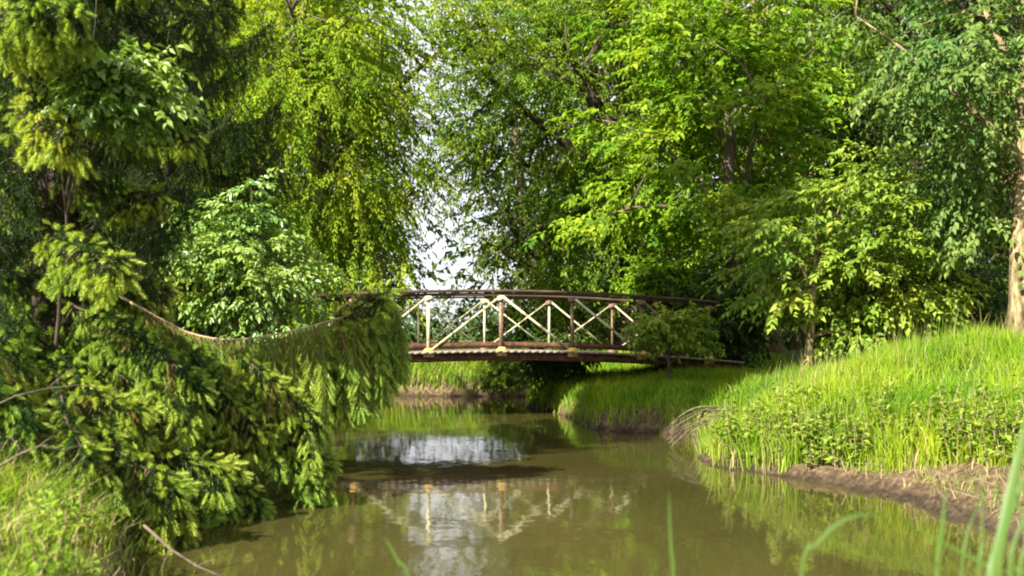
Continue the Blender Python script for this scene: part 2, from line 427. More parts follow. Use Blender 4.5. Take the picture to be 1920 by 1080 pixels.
for y in (0.0, BW):                      # bottom girders, toe boards, hand rails
    sgn = 1 if y else -1
    arch_bar(y - 0.05, y + 0.05, -0.19, -0.045, M['dark_rust'], "girder")
    arch_bar(y - 0.02, y + 0.02, 0.05, 0.15, M['dark_rust'], "toe_board", -4.1, 4.1)
    arch_bar(y - 0.06, y + 0.06, 1.072, 1.122, M['rail_wood'], "handrail", -4.25, 4.25)
    arch_bar(y - 0.02, y + 0.02, 1.03, 1.062, M['dark_rust'], "rail_angle", -4.2, 4.2)
g = Geo(); box(g, (-0.064, -0.14, -0.04), (0.064, BW + 0.14, 0.0)); plank_me = g.mesh("plank", [M['plank_wood']])
npl = 70
for i in range(npl):
    s = -HALF + (i + 0.5) * 2 * HALF / npl
    o = obj("plank", plank_me, bridge, (s, random.Random(i).uniform(-0.015, 0.015), deck_z(s)))
    o.rotation_euler = (0, -slope(s), 0)
def bar(name, a, b, w, t, mat, label=None):
    """an angle iron from a to b lying in the truss plane"""
    a, b = Vector(a), Vector(b); L = (b - a).length
    g = Geo()
    box(g, (0, -t, -w / 2), (L, 0, w / 2)); box(g, (0.002, 0.0, w / 2 - t), (L - 0.002, w * 0.8, w / 2 - 0.001))
    o = obj(name, g.mesh(name, [mat]), bridge, a)
    d = (b - a)
    o.rotation_euler = (0, -math.atan2(d.z, d.x), 0)
    if label: o["label"] = label
    return o
def plate(s, y, z, w, h, mat):
    g = Geo(); c = 0.25
    pts = [(-w/2, -h/2), (w/2, -h/2), (w/2, h/2 - c*h), (w/2 - c*w, h/2), (-w/2 + c*w, h/2), (-w/2, h/2 - c*h)]
    v = [(p[0], -0.006, p[1]) for p in pts] + [(p[0], 0.006, p[1]) for p in pts]
    n = 6
    t = [(0, i, i + 1) for i in range(1, n - 1)] + [(n, n + i + 1, n + i) for i in range(1, n - 1)]
    q = [(i, i + n, (i + 1) % n + n, (i + 1) % n) for i in range(n)]
    g.add(v, t, q)
    return obj("gusset_plate", g.mesh("gusset_plate", [mat]), bridge, (s, y, z))
for y, far in ((0.0, False), (BW, True)):
    for k in range(-3, 4):
        s = k * PAN; z = deck_z(s)
        mat = M['cream_paint'] if (far and abs(k) < 2 or k == -1) else M['rust']
        w = 0.04 if far else (0.085 if k == 0 else 0.06)
        g = Geo(); box(g, (-w/2, -0.03, -0.20), (w/2, 0.005, 1.0)); box(g, (w/2 - 0.012, 0.006, -0.19), (w/2, 0.05, 0.995))
        o = obj("post", g.mesh("post", [mat]), bridge, (s, y, z))
        if k >= 0 and not far: o["label"] = "rust brown steel post"
        plate(s, y - 0.062, z - 0.02, 0.20, 0.17, M['yellow_rust'] if not far else M['rust'])
        plate(s, y - 0.045, z + 0.965, 0.17, 0.10, M['cream_paint'] if k in (-1, 0) else M['rust'])
    for k in range(-3, 3):
        s0, s1 = k * PAN, (k + 1) * PAN
        z0, z1 = deck_z(s0), deck_z(s1)
        up = ((s0 + 0.04, y - 0.034, z0 + 0.02), (s1 - 0.05, y - 0.034, z1 + 0.97))
        dn = ((s0 + 0.05, y - 0.052, z0 + 0.97), (s1 - 0.04, y - 0.052, z1 + 0.02))
        if far:
            bar("brace", *up, 0.028, 0.007, M['cream_paint']); bar("brace", *dn, 0.028, 0.007, M['cream_paint'])
        elif k < 0: bar("brace", *up, 0.04, 0.009, M['cream_paint'] if k > -3 else M['rust'])
        else: bar("brace", *dn, 0.04, 0.009, M['cream_paint'] if k < 2 else M['rust'])
for s in (-1, 1):
    for k in range(3):
        g = Geo(); r = random.Random(k + s)
        box(g, (-0.22, -0.25 + k * 0.83, -0.55), (0.22, -0.25 + k * 0.83 + 0.81, 0.0))
        obj("abutment_block", g.mesh("abutment_block", [M['stone']]), bridge, (s * 4.5, 0, deck_z(4.5) - 0.215))

# ------------------------------------------------------------------ leaves, trees, shrubs
def leaf_geo(pos, dirs, nrm, L, W, fold=0.25):
    """folded pointed leaves: 4 vertices and 2 triangles each"""
    d = unit(dirs); s = unit(np.cross(d, nrm)); n = np.cross(s, d)
    L = np.asarray(L)[:, None]; W = np.asarray(W)[:, None]
    mid = pos + d * L * 0.42
    up = n * W * fold
    v = np.stack([pos, mid + s * W * 0.5 + up, pos + d * L - n * L * 0.12, mid - s * W * 0.5 + up], 1)
    k = np.arange(len(pos)) * 4
    t = np.stack([np.stack([k, k + 1, k + 2], 1), np.stack([k, k + 2, k + 3], 1)], 1).reshape(-1, 3)
    return v.reshape(-1, 3), t

def sprays_to_leaves(r, org, sdir, slen, n_leaf, leaf, ratio, droop, pairs_open=0.9):
    """each spray is a twig with leaves left and right, roughly in one drooping plane"""
    S = len(org)
    t = (np.arange(n_leaf) + 0.5) / n_leaf
    t = np.clip(t[None, :] + r.normal(0, 0.04, (S, n_leaf)), 0, 1)
    sd = unit(sdir)
    F = frames(sd)
    side, nup = F[:, :, 1], F[:, :, 2]
    roll = r.normal(0, 0.45, S)[:, None]
    side, nup = side * np.cos(roll) + nup * np.sin(roll), nup * np.cos(roll) - side * np.sin(roll)
    p = org[:, None] + sd[:, None] * (t * slen[:, None])[..., None]
    p = p - np.array([0, 0, 1.0]) * (droop * 0.5 * slen[:, None] * t ** 2)[..., None]
    sg = np.where(np.arange(n_leaf) % 2, 1.0, -1.0)[None, :] * np.where(np.arange(n_leaf) == n_leaf - 1, 0.1, 1.0)[None, :]
    d = sd[:, None] * 0.65 + side[:, None] * (sg * pairs_open)[..., None] + r.normal(0, 0.28, (S, n_leaf, 3))
    d = d - np.array([0, 0, 1.0]) * droop
    nn = nup[:, None] * 0.8 + r.normal(0, 0.35, (S, n_leaf, 3)) + np.array(SUN_DIR) * 0.8
    L = leaf * r.uniform(0.65, 1.25, (S, n_leaf)) * (1 - 0.25 * np.abs(t - 0.4))
    return leaf_geo(p.reshape(-1, 3), d.reshape(-1, 3), nn.reshape(-1, 3), L.ravel(), (L * ratio * r.uniform(0.85, 1.15, L.shape)).ravel())

def clump_centres(r, n, cen, rad, shell=0.55, zmin=None, lobes=0.35):
    out = []
    ph = r.uniform(0, 6.28, 6)
    while len(out) < n:
        u = unit(r.normal(size=3)); rr = shell + (1 - shell) * r.random() ** 0.7
        a, b = math.atan2(u[1], u[0]), u[2]
        lob = 1 + lobes * (math.sin(3 * a + ph[0] + 2 * b) * 0.5 + math.sin(5 * b + ph[1]) * 0.35 + math.sin(2 * a - 4 * b + ph[2]) * 0.4)
        p = np.array(cen) + u * rr * lob * np.array(rad)
        if zmin is not None and p[2] < zmin: continue
        out.append(p)
    return np.array(out)

def tree(name, label, cat, base, top, trunk_r, cen, rad, leafmat, barkmat, n_clumps=90, sprays=16, n_leaf=12, leaf=0.1, ratio=0.45,
         spray_len=0.5, clump_r=0.5, droop=0.4, flat=0.6, shell=0.5, zmin=None, lobes=0.35, seed=1, limbs=7, group=None, fork=0.3, outward=0.8, bend=None, extra=None, sides=8):
    r = np.random.default_rng(seed)
    bz = float(height([base[0]], [base[1]])[0]) - 0.05
    root = bpy.data.objects.new(name, None); COL.objects.link(root)
    root.location = (base[0], base[1], bz)
    root["label"] = label; root["category"] = cat
    if group: root["group"] = group
    B = np.array([base[0], base[1], bz])
    top = np.array(top, float) - B; cen = np.array(cen, float) - B
    if zmin is not None: zmin = zmin - bz
    # trunk
    tp = curve_pts((0, 0, 0), top, bend if bend is not None else r.normal(0, 0.12, 3) * [1, 1, 0] * np.linalg.norm(top) * 0.15, 12)
    tp += np.vstack([np.zeros(3), r.normal(0, 0.03, (11, 3)) * [1, 1, 0.3]]) * min(1, np.linalg.norm(top) / 5)
    tr = trunk_r * np.linspace(1, 0.12, 12) ** 0.8
    tr[0] *= 1.35; tr[1] *= 1.05
    g = Geo(); tube(g, tp, tr, sides)
    trunk_geo = g
    # clumps and limbs
    C = clump_centres(r, n_clumps, cen, rad, shell, zmin, lobes)
    if extra is not None: C = np.vstack([C, np.array(extra) - B])
    tgt = [int(r.integers(len(C)))]
    for _ in range(limbs - 1):
        dd = np.min([np.linalg.norm(C - C[t], axis=1) for t in tgt], axis=0); tgt.append(int(np.argmax(dd)))
    curves = []
    for t in tgt:
        c = C[t]
        f = np.clip((c[2] / max(top[2], 0.1)) * 0.55, fork, 0.92)
        i = f * 11; i0 = int(i); a0 = tp[i0] + (tp[min(i0 + 1, 11)] - tp[i0]) * (i - i0)
        L = np.linalg.norm(c - a0)
        curves.append((curve_pts(a0, c, np.array([0, 0, 0.10 * L]) + r.normal(0, 0.04, 3) * L, 9), tr[i0] * 0.55))
    allp = np.concatenate([c[0][2:] for c in curves] + [tp[4:]])
    geos = [Geo() for _ in curves]
    for gg, (cp, cr) in zip(geos, curves):
        tube(gg, cp, cr * np.linspace(1, 0.15, 9), 6)
    tg = Geo()
    lens = 7
    for c in C:
        j = int(np.argmin(np.linalg.norm(allp - c, axis=1) + 0.4 * np.maximum(allp[:, 2] - c[2], 0)))
        li = j // lens
        a0 = allp[j]; L = np.linalg.norm(c - a0)
        if L < 0.05: continue
        rr = min(0.035, 0.008 + 0.008 * L) * (trunk_r / 0.15) ** 0.5
        tube(geos[li] if li < len(curves) else trunk_geo, curve_pts(a0, c, np.array([0, 0, 0.08 * L]) + r.normal(0, 0.05, 3) * L, 6), rr * np.linspace(1, 0.3, 6), 5)
    obj("trunk", trunk_geo.mesh("trunk", [barkmat], True), root)
    for gg in geos:
        obj("limb", gg.mesh("limb", [barkmat], True), root)
    # leaf sprays
    n = len(C)
    cs = r.uniform(0.65, 1.3, n)
    cc = np.repeat(C, sprays, axis=0); css = np.repeat(cs, sprays)
    off = r.normal(0, 1, (n * sprays, 3)) * [1, 1, flat] * clump_r * 0.55 * css[:, None]
    org = cc + off
    outv = unit(cc - cen * [1, 1, 0.85]) * outward + unit(off) * 0.9 + r.normal(0, 0.3, off.shape)
    outv[:, 2] = outv[:, 2] * 0.6 - droop * 0.7
    sl = spray_len * r.uniform(0.6, 1.3, len(org))
    v, t = sprays_to_leaves(r, org, outv, sl, n_leaf, leaf, ratio, droop)
    g = Geo(); g.add(v, t)
    obj("crown", g.mesh("crown", [leafmat]), root, kind="stuff")
    return root

RAND = np.random.default_rng(77)
GT = "tall trees behind the footbridge"
# willow-like yellow tree left of the sky gap
def at(px, py, d): return tuple(P(px, py, d))
tree("willow_tree", "yellow green fine-leaved tree overhanging the stream, just left of the sky gap", "tree", (-5.6, 27.5), (-4.9, 27, 13),
     0.32, (-5.7, 26.5, 7.0), (3.0, 3.4, 6.4), M['leaf_yellow'], M['bark_grey'], 260, 28, 14, 0.14, 0.36, 0.75, 0.75, 0.75, 0.9, 0.45, 1.3, 0.30, 11, 9, GT,
     extra=[at(700, 60, 25), at(760, 30, 25), at(820, 25, 25), at(870, 35, 25), at(920, 40, 25), at(900, 10, 25), at(840, -15, 25), at(770, 310, 25), at(800, 340, 25), at(830, 300, 25),
            at(760, 370, 25), at(700, 480, 25), at(720, 420, 25), at(640, 500, 25), at(740, 520, 25), at(815, 105, 25), at(785, 170, 25), at(795, 235, 25), at(835, 150, 25.5), at(850, 5, 25), at(800, 60, 25), at(880, 70, 25.5)])
# green fine-leaved tree right of the gap
tree("alder_tree", "dark green fine-leaved tree with dark trunk behind the bridge centre, right of the sky gap", "tree", (3.2, 26.5), (2.6, 26.5, 14),
     0.36, (1.95, 26.5, 7.8), (3.25, 3.3, 6.0), M['leaf_mid'], M['bark_dark'], 230, 22, 13, 0.14, 0.36, 0.7, 0.75, 0.6, 0.8, 0.4, 2.0, 0.30, 23, 9, GT,
     extra=[at(905, 500, 25), at(892, 430, 25), at(880, 345, 25), at(905, 300, 25), at(900, 200, 25), at(880, 110, 25), at(850, 60, 25), at(865, 290, 25), at(840, 270, 25), at(860, 230, 25), at(870, 30, 25), at(830, 50, 25), at(885, 150, 25), at(872, 205, 25), at(880, 250, 25), at(960, 500, 25), at(1030, 500, 25)])
# bright lime broadleaf
tree("maple_tree", "bright lime green broadleaf tree rising over the right end of the bridge", "tree", (5.2, 22.8), (4.9, 22.6, 10.5),
     0.22, (4.5, 22.2, 6.3), (2.7, 2.6, 3.6), M['leaf_lime'], M['bark_grey'], 100, 21, 11, 0.18, 0.5, 0.6, 0.65, 0.45, 0.35, 0.45, 2.4, 0.35, 31, 8, GT)
tree("ash_tree", "tall green tree with thin bare upper stem behind the lime broadleaf tree", "tree", (7.5, 28.5), (7.0, 28.5, 14),
     0.24, (7.3, 28.5, 9.2), (3.4, 2.6, 4.6), M['leaf_mid'], M['bark_pale'], 90, 18, 11, 0.16, 0.5, 0.6, 0.6, 0.5, 0.5, 0.4, 3.0, 0.45, 41, 7, GT)
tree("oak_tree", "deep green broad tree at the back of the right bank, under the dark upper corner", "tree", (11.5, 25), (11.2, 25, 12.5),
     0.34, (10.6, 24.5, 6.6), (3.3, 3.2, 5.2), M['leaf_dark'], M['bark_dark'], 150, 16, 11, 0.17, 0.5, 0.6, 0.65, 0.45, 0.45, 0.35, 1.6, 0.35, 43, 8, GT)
# olive shrub-tree with thin pale trunk on the right bank
tree("elder_tree", "small olive leaved tree with thin pale forked trunk on the right bank crest", "tree", (4.72, 16.1), (5.0, 16.2, 3.6),
     0.085, (5.9, 16.5, 2.75), (1.65, 1.2, 1.45), M['leaf_olive'], M['bark_pale'], 58, 20, 11, 0.13, 0.5, 0.42, 0.40, 0.5, 0.38, 0.45, 1.45, 0.4, 53, 7, None,
     extra=[at(1440, 420, 15.5), at(1450, 470, 15.5), at(1430, 560, 16), at(1600, 630, 16), at(1450, 430, 15.6)])
# pale trunk at the right border
tree("sycamore_tree", "large tree with pale brown trunk at the right border of the bank", "tree", (7.2, 14.1), (7.8, 14.6, 9.5),
     0.15, (7.3, 15.0, 6.1), (2.3, 1.9, 3.0), M['leaf_grey'], M['bark_pale'], 75, 18, 11, 0.13, 0.5, 0.5, 0.45, 0.6, 0.4, 0.4, 3.0, 0.4, 61, 7, None, bend=(-0.10, 0, 0),
     extra=[at(1780, 90, 13.5), at(1740, 100, 13.5), at(1800, 150, 13.5), at(1860, 130, 13.2), at(1830, 60, 13.5), at(1860, 430, 14.6), at(1820, 380, 15), at(1850, 300, 15)], sides=12)
# left bank trees behind the spruce
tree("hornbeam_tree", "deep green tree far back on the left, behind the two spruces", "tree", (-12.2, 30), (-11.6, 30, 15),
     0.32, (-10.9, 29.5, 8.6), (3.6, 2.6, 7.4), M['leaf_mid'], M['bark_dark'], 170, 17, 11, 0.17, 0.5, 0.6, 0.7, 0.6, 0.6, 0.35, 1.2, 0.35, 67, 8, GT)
tree("dogwood_shrub", "pale glossy leaved shrub above the sagging spruce bough", "shrub", (-4.7, 15.4), (-4.0, 15.2, 3.2),
     0.06, (-3.9, 15.0, 2.5), (0.92, 0.75, 0.85), M['leaf_pale'], M['bark_grey'], 44, 15, 9, 0.12, 0.5, 0.36, 0.26, 0.5, 0.5, 0.35, 1.5, 0.7, 71, 6, None, fork=0.2,
     extra=[at(470, 350, 15), at(430, 390, 15), at(490, 400, 15), at(520, 450, 15), at(560, 540, 15), at(600, 520, 15.2), at(590, 590, 15.2), at(380, 560, 15), at(400, 470, 15)])
tree("hazel_tree", "slender sapling with pale sunlit leaf sprays hanging among the spruce boughs", "tree", (-4.0, 8.6), (-3.35, 8.1, 4.4),
     0.022, at(235, 165, 7.8), (0.34, 0.3, 0.20), M['leaf_pale'], M['bark_dark'], 22, 12, 9, 0.095, 0.5, 0.26, 0.14, 0.6, 0.6, 0.3, None, 0.3, 73, 4, None, fork=0.5,
     extra=[at(170, 190, 7.8), at(200, 130, 7.8), at(290, 200, 7.8)])
# shrubs about the bridge
tree("willow_shrub", "dark drooping bush at the water corner under the bridge", "shrub", (1.6, 21.4), (1.2, 21.2, 1.7),
     0.06, (1.0, 20.9, 0.9), (0.5, 0.6, 0.72), M['leaf_dark'], M['bark_dark'], 40, 13, 10, 0.12, 0.4, 0.4, 0.28, 0.8, 0.8, 0.3, 0.25, 0.3, 83, 5, None)
tree("lime_shrub", "vivid green young shrub just above the bridge rail", "shrub", (3.5, 22.3), (3.2, 21.7, 2.9),
     0.05, (3.05, 21.3, 2.72), (0.72, 0.5, 0.38), M['leaf_lime'], M['bark_grey'], 30, 13, 9, 0.16, 0.5, 0.35, 0.25, 0.5, 0.5, 0.3, None, 0.3, 87, 5, None)
tree("rail_sapling", "leafy sapling growing against the bridge truss near its right end", "shrub", (2.75, 17.5), (2.75, 17.4, 1.75),
     0.035, (2.75, 17.35, 1.55), (0.72, 0.35, 0.36), M['leaf_olive'], M['bark_grey'], 22, 10, 9, 0.12, 0.5, 0.3, 0.2, 0.5, 0.5, 0.3, None, 0.3, 91, 5, None)
tree("far_shrub", "small pale leaved shrub on the far bank seen beneath the deck", "shrub", (-0.35, 25.5), (-0.2, 25.2, 1.35),
     0.04, (-0.1, 25.0, 0.75), (0.5, 0.4, 0.42), M['leaf_olive'], M['bark_grey'], 26, 11, 9, 0.13, 0.5, 0.3, 0.22, 0.5, 0.5, 0.3, None, 0.3, 97, 4, None)
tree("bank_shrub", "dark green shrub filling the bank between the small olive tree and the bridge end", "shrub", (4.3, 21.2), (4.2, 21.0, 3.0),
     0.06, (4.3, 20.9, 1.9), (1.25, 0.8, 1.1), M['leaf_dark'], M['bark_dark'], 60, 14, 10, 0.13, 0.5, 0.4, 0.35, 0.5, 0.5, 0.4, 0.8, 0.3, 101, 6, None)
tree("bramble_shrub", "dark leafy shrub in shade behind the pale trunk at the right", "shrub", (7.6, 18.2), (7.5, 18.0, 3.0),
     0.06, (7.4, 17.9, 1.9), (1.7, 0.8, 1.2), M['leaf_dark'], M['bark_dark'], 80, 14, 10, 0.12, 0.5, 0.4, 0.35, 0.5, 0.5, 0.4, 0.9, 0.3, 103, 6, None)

# the wood far behind, which reads as one mass
def woodland():
    r = np.random.default_rng(5)
    cen = []
    for i in range(1900):
        d = r.uniform(36, 52)
        u = r.uniform(-0.62, -0.135) if r.random() < 0.42 else r.uniform(-0.005, 0.62)
        cen.append((u * d, d, r.uniform(1.0, 19)))
    C = np.array(cen)
    low = []
    for i in range(260):                           # low wood across the meadow, seen through the gap
        d = r.uniform(110, 150); low.append((r.uniform(-0.3, 0.3) * d, d, r.uniform(0.8, 4.6)))
    g = Geo()
    for CC, sp, cr, lf in ((C, 9, 1.3, 0.40), (np.array(low), 10, 2.0, 0.7)):
        cc = np.repeat(CC, sp, axis=0); off = r.normal(0, 1, cc.shape) * [1, 1, 0.7] * cr
        dv = unit(off) + r.normal(0, 0.3, off.shape) + [0, -0.3, -0.4]
        v, t = sprays_to_leaves(r, cc + off, dv, np.full(len(cc), cr * 0.9), 9, lf, 0.5, 0.4)
        g.add(v, t)
    for i in range(70):
        d = r.uniform(37, 50); u = r.uniform(-0.6, -0.16) if r.random() < 0.42 else r.uniform(0.04, 0.6)
        tube(g, curve_pts((u * d, d, 0.5), (u * d + r.normal(0, 0.6), d, 16), r.normal(0, 0.3, 3), 6), np.linspace(0.28, 0.08, 6), 6, 1)
    obj("woodland", g.mesh("woodland", [M['leaf_dark'], M['bark_grey']]), None, label="mass of far green woodland behind the trees on both sides", cat="woodland", kind="stuff")
woodland()

# ------------------------------------------------------------------ spruce
def shoot_template(n, rad, fwd, seed, wid=0.0042):
    """a unit-long shoot along +X: thin needle triangles all round"""
    r = np.random.default_rng(seed)
    v, t = [], []
    for i in range(n):
        x = (i + 0.5) / n * 0.92
        a = i * 2.4 + r.uniform(-0.3, 0.3)
        rr = rad * (0.65 + 0.5 * math.sin(math.pi * min(1, x + 0.12))) * r.uniform(0.8, 1.15)
        c = np.array([0, math.cos(a), math.sin(a)])
        s = np.array([0, -math.sin(a), math.cos(a)]) * wid / 0.1
        b = np.array([x, 0, 0]); e = b + c * rr + np.array([fwd * rr, 0, 0])
        v += [b - s * 0.5 + np.array([-0.02, 0, 0]), b + s * 0.5 + np.array([0.02, 0, 0]), e]
        t.append((3 * i, 3 * i + 1, 3 * i + 2))
    return np.array(v), np.array(t)
OLD_T = shoot_template(26, 0.22, 0.9, 1, 0.0065)
YNG_T = shoot_template(36, 0.23, 1.15, 2, 0.011)

def place(tmpl, pos, dirs, lens):
    v, t = tmpl
    F = frames(dirs)
    V = np.einsum('nij,kj->nki', F, v) * np.asarray(lens)[:, None, None] + np.asarray(pos)[:, None, :]
    T = (np.arange(len(pos))[:, None, None] * len(v) + t[None]).reshape(-1, 3)
    return V.reshape(-1, 3), T

def bough_data(r, path, n_br, hang, young_p=0.5, side=0.5, t0=0.12, dry=0.0, base_r=0.02, tip_hang=0.35, step=0.05, wm=0):
    """path: polyline of the main branch. Pendulous branchlets hang from it; returns wood geo, old and young shoots"""
    wood = Geo(); path = np.asarray(path, float); m = len(path)
    tube(wood, path, base_r * np.linspace(1, 0.25, m), 6, wm)
    olds, yng, drys = [], [], []
    tan = unit(np.gradient(path, axis=0))
    if wm:                                            # twigs also sit on top of the branch
        for k in range(n_br * 3):
            t = t0 + (1 - t0) * r.random(); i = min(int(t * (m - 1)), m - 2); f = t * (m - 1) - i
            p0 = path[i] * (1 - f) + path[i + 1] * f
            dd = unit(tan[i] + unit(r.normal(0, 1, 3)) * 0.9 + np.array([0, 0, 0.15]))
            olds.append((p0, dd, r.uniform(0.08, 0.14)))
            if r.random() < young_p * 0.7: yng.append((p0 + dd * 0.08, unit(dd + np.array([0, 0, -0.5])), r.uniform(0.08, 0.13)))
    for k in range(n_br):
        t = t0 + (1 - t0) * (k + r.random()) / n_br
        i = min(int(t * (m - 1)), m - 2); f = t * (m - 1) - i
        p0 = path[i] * (1 - f) + path[i + 1] * f; tg = tan[i]
        sgn = 1 if k % 2 else -1
        sv = unit(np.cross([0, 0, 1], tg)) * sgn
        L = hang * (tip_hang + (1 - tip_hang) * math.sin(math.pi * min(1, (1 - t) * 0.95 + 0.15)) ** 0.7) * r.uniform(0.35, 1.3)
        if not wm: L = min(L * (0.8 + 0.5 * (math.sin(t * 23) * 0.5 + math.sin(t * 41 + 1) * 0.35 + 0.4)), 1.3 - 0.62 * max(0, t - 0.4) / 0.6)
        d0 = unit(sv * side * r.uniform(0.3, 1.4) + tg * r.uniform(0.2, 0.7) * (1.1 - t) + np.array([0, 0, -0.35]))
        ns = max(4, int(L / step))
        pts = [p0]; d = d0
        for q in range(ns):
            d = unit(d + np.array([0, 0, -0.22]) + r.normal(0, 0.06, 3))
            pts.append(pts[-1] + d * (L / ns))
        # the tip lifts outwards a little
        pts = np.array(pts)
        tube(wood, pts[::2] if len(pts) > 5 else pts, 0.004 * np.linspace(1, 0.4, len(pts[::2] if len(pts) > 5 else pts)), 4, 0, False)
        br_t = unit(np.gradient(pts, axis=0))
        isdry = r.random() < dry
        for q in range(1, ns + 1):
            fq = q / ns
            (drys if (isdry and fq < 0.65) else olds).append((pts[q - 1], br_t[q], L / ns * 1.5))
            for sd in (-1, 1):
                if r.random() < 0.18: continue
                lat = unit(np.cross(br_t[q], unit(r.normal(0, 0.4, 3) + sv)))
                dd = unit(br_t[q] * 0.75 + lat * sd * 0.75 + np.array([0, 0, -0.25]))
                ln = r.uniform(0.06, 0.12)
                if isdry and fq < 0.65: drys.append((pts[q], dd, ln))
                else:
                    olds.append((pts[q], dd, ln))
                    if r.random() < young_p * (1.7 * max(0, fq - 0.3) if wm else 0.45 + 0.8 * fq):
                        dn = unit(dd + np.array([0, 0, -0.45])); yng.append((pts[q] + dd * ln * 0.7, dn, r.uniform(0.08, 0.14)))
        for e in range(3 if r.random() < young_p * 1.6 else 0):
            yng.append((pts[-1], unit(br_t[-1] + r.normal(0, 0.45, 3)), r.uniform(0.09, 0.15)))
    return wood, olds, yng, drys

def add_shoots(geo, tmpl, lst, m):
    if lst:
        geo.add(*place(tmpl, np.array([a for a, b, c in lst]), np.array([b for a, b, c in lst]), np.array([c for a, b, c in lst])), None, m)

SP_MATS = [M['twig_tan'], M['old_needle'], M['young_needle'], M['dry_needle'], M['bark_dark'], M['olive_needle_lit']]
SPX, SPY = -4.45, 9.6
spz = float(height([SPX], [SPY])[0])
spruce = bpy.data.objects.new("spruce_tree", None); COL.objects.link(spruce)
spruce.location = (SPX, SPY, spz)
spruce["label"] = "tall spruce with lime shoot tips and one long bough sagging over the water"; spruce["category"] = "tree"
SB = np.array([SPX, SPY, spz])
g = Geo(); tp = curve_pts((0, 0, -0.1), (0.25, 0.1, 19.5), (0.08, 0, 0), 14); tube(g, tp, 0.21 * np.linspace(1, 0.08, 14), 10)
obj("trunk", g.mesh("trunk", [M['bark_dark']], True), spruce)
# shared bough shapes
variants = []
for i in range(5):
    r = np.random.default_rng(200 + i)
    x = np.linspace(0, 1, 12)
    path = np.stack([x, 0.06 * np.sin(x * 3 + i), -0.28 * np.sin(x * 2.3) + 0.22 * x ** 3], 1) * 1.9
    w, o_, y_, d_ = bough_data(r, path, 40, 0.5, 0.22, 0.8, 0.2, wm=4)
    add_shoots(w, OLD_T, o_, 1); add_shoots(w, YNG_T, y_, 2)
    variants.append(w.mesh("bough", SP_MATS))
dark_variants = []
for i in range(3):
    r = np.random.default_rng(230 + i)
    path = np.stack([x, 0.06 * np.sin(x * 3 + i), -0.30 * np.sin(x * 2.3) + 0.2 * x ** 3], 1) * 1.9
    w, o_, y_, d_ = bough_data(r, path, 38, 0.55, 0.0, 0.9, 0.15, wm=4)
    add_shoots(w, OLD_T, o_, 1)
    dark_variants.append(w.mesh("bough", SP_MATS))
dz0 = float(height([-6.1], [17.2])[0])
spruce2 = bpy.data.objects.new("spruce_tree", None); COL.objects.link(spruce2); spruce2.location = (-6.1, 17.2, dz0)
spruce2["label"] = "dark spruce without pale tips, standing behind the nearer spruce"; spruce2["category"] = "tree"
g = Geo(); tube(g, curve_pts((0, 0, -0.1), (0.1, 0, 16), (0.1, 0, 0), 10), 0.2 * np.linspace(1, 0.08, 10), 8)
obj("trunk", g.mesh("trunk", [M['bark_dark']], True), spruce2)
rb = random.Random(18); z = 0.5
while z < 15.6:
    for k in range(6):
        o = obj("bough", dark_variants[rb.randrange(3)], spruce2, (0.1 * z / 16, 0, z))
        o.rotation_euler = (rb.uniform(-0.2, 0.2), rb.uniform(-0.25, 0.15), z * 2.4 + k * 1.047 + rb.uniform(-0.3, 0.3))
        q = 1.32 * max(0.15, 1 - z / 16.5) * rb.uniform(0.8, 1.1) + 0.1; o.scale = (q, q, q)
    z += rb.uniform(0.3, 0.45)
rb = random.Random(8)
z = 0.5
while z < 19.0:
    nb = 5 if z < 4 else (6 if z < 8 else 9)  # more boughs up high, added to thicken the shade on the bridge
    a0 = rb.uniform(0, 6.28)
    for k in range(nb):
        a = a0 + k * 6.283 / nb + rb.uniform(-0.25, 0.25)
        if z < 3.4: L = 0.72
        else: L = (0.92 + 0.10 * min(1, max(0, z - 5.5) / 3) + 0.2 * min(1, max(0, z - 8.5) / 1.5)) * max(0.14, 1 - max(0, z - 13) / 6.5)  # crown broadened above the view, shaped to throw shade on the bridge
        inner = 0.9 < z < 4.6 and 3.0 < a % 6.2832 < 4.7
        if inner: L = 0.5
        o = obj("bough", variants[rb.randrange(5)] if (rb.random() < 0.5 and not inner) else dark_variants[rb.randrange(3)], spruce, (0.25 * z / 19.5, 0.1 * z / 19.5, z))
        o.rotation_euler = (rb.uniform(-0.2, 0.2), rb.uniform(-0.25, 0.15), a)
        s = L * rb.uniform(0.8, 1.1); o.scale = (s, s, s * 1.05)
    z += rb.uniform(0.32, 0.48) if z < 8 else rb.uniform(0.22, 0.32)

for k in range(9):                                   # extra boughs on the side towards the water hide the stem
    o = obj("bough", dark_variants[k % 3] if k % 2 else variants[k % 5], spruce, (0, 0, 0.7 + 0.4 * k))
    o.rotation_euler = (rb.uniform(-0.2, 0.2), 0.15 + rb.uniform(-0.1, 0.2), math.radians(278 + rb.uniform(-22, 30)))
    q = rb.uniform(0.6, 0.75); o.scale = (q, q, q)

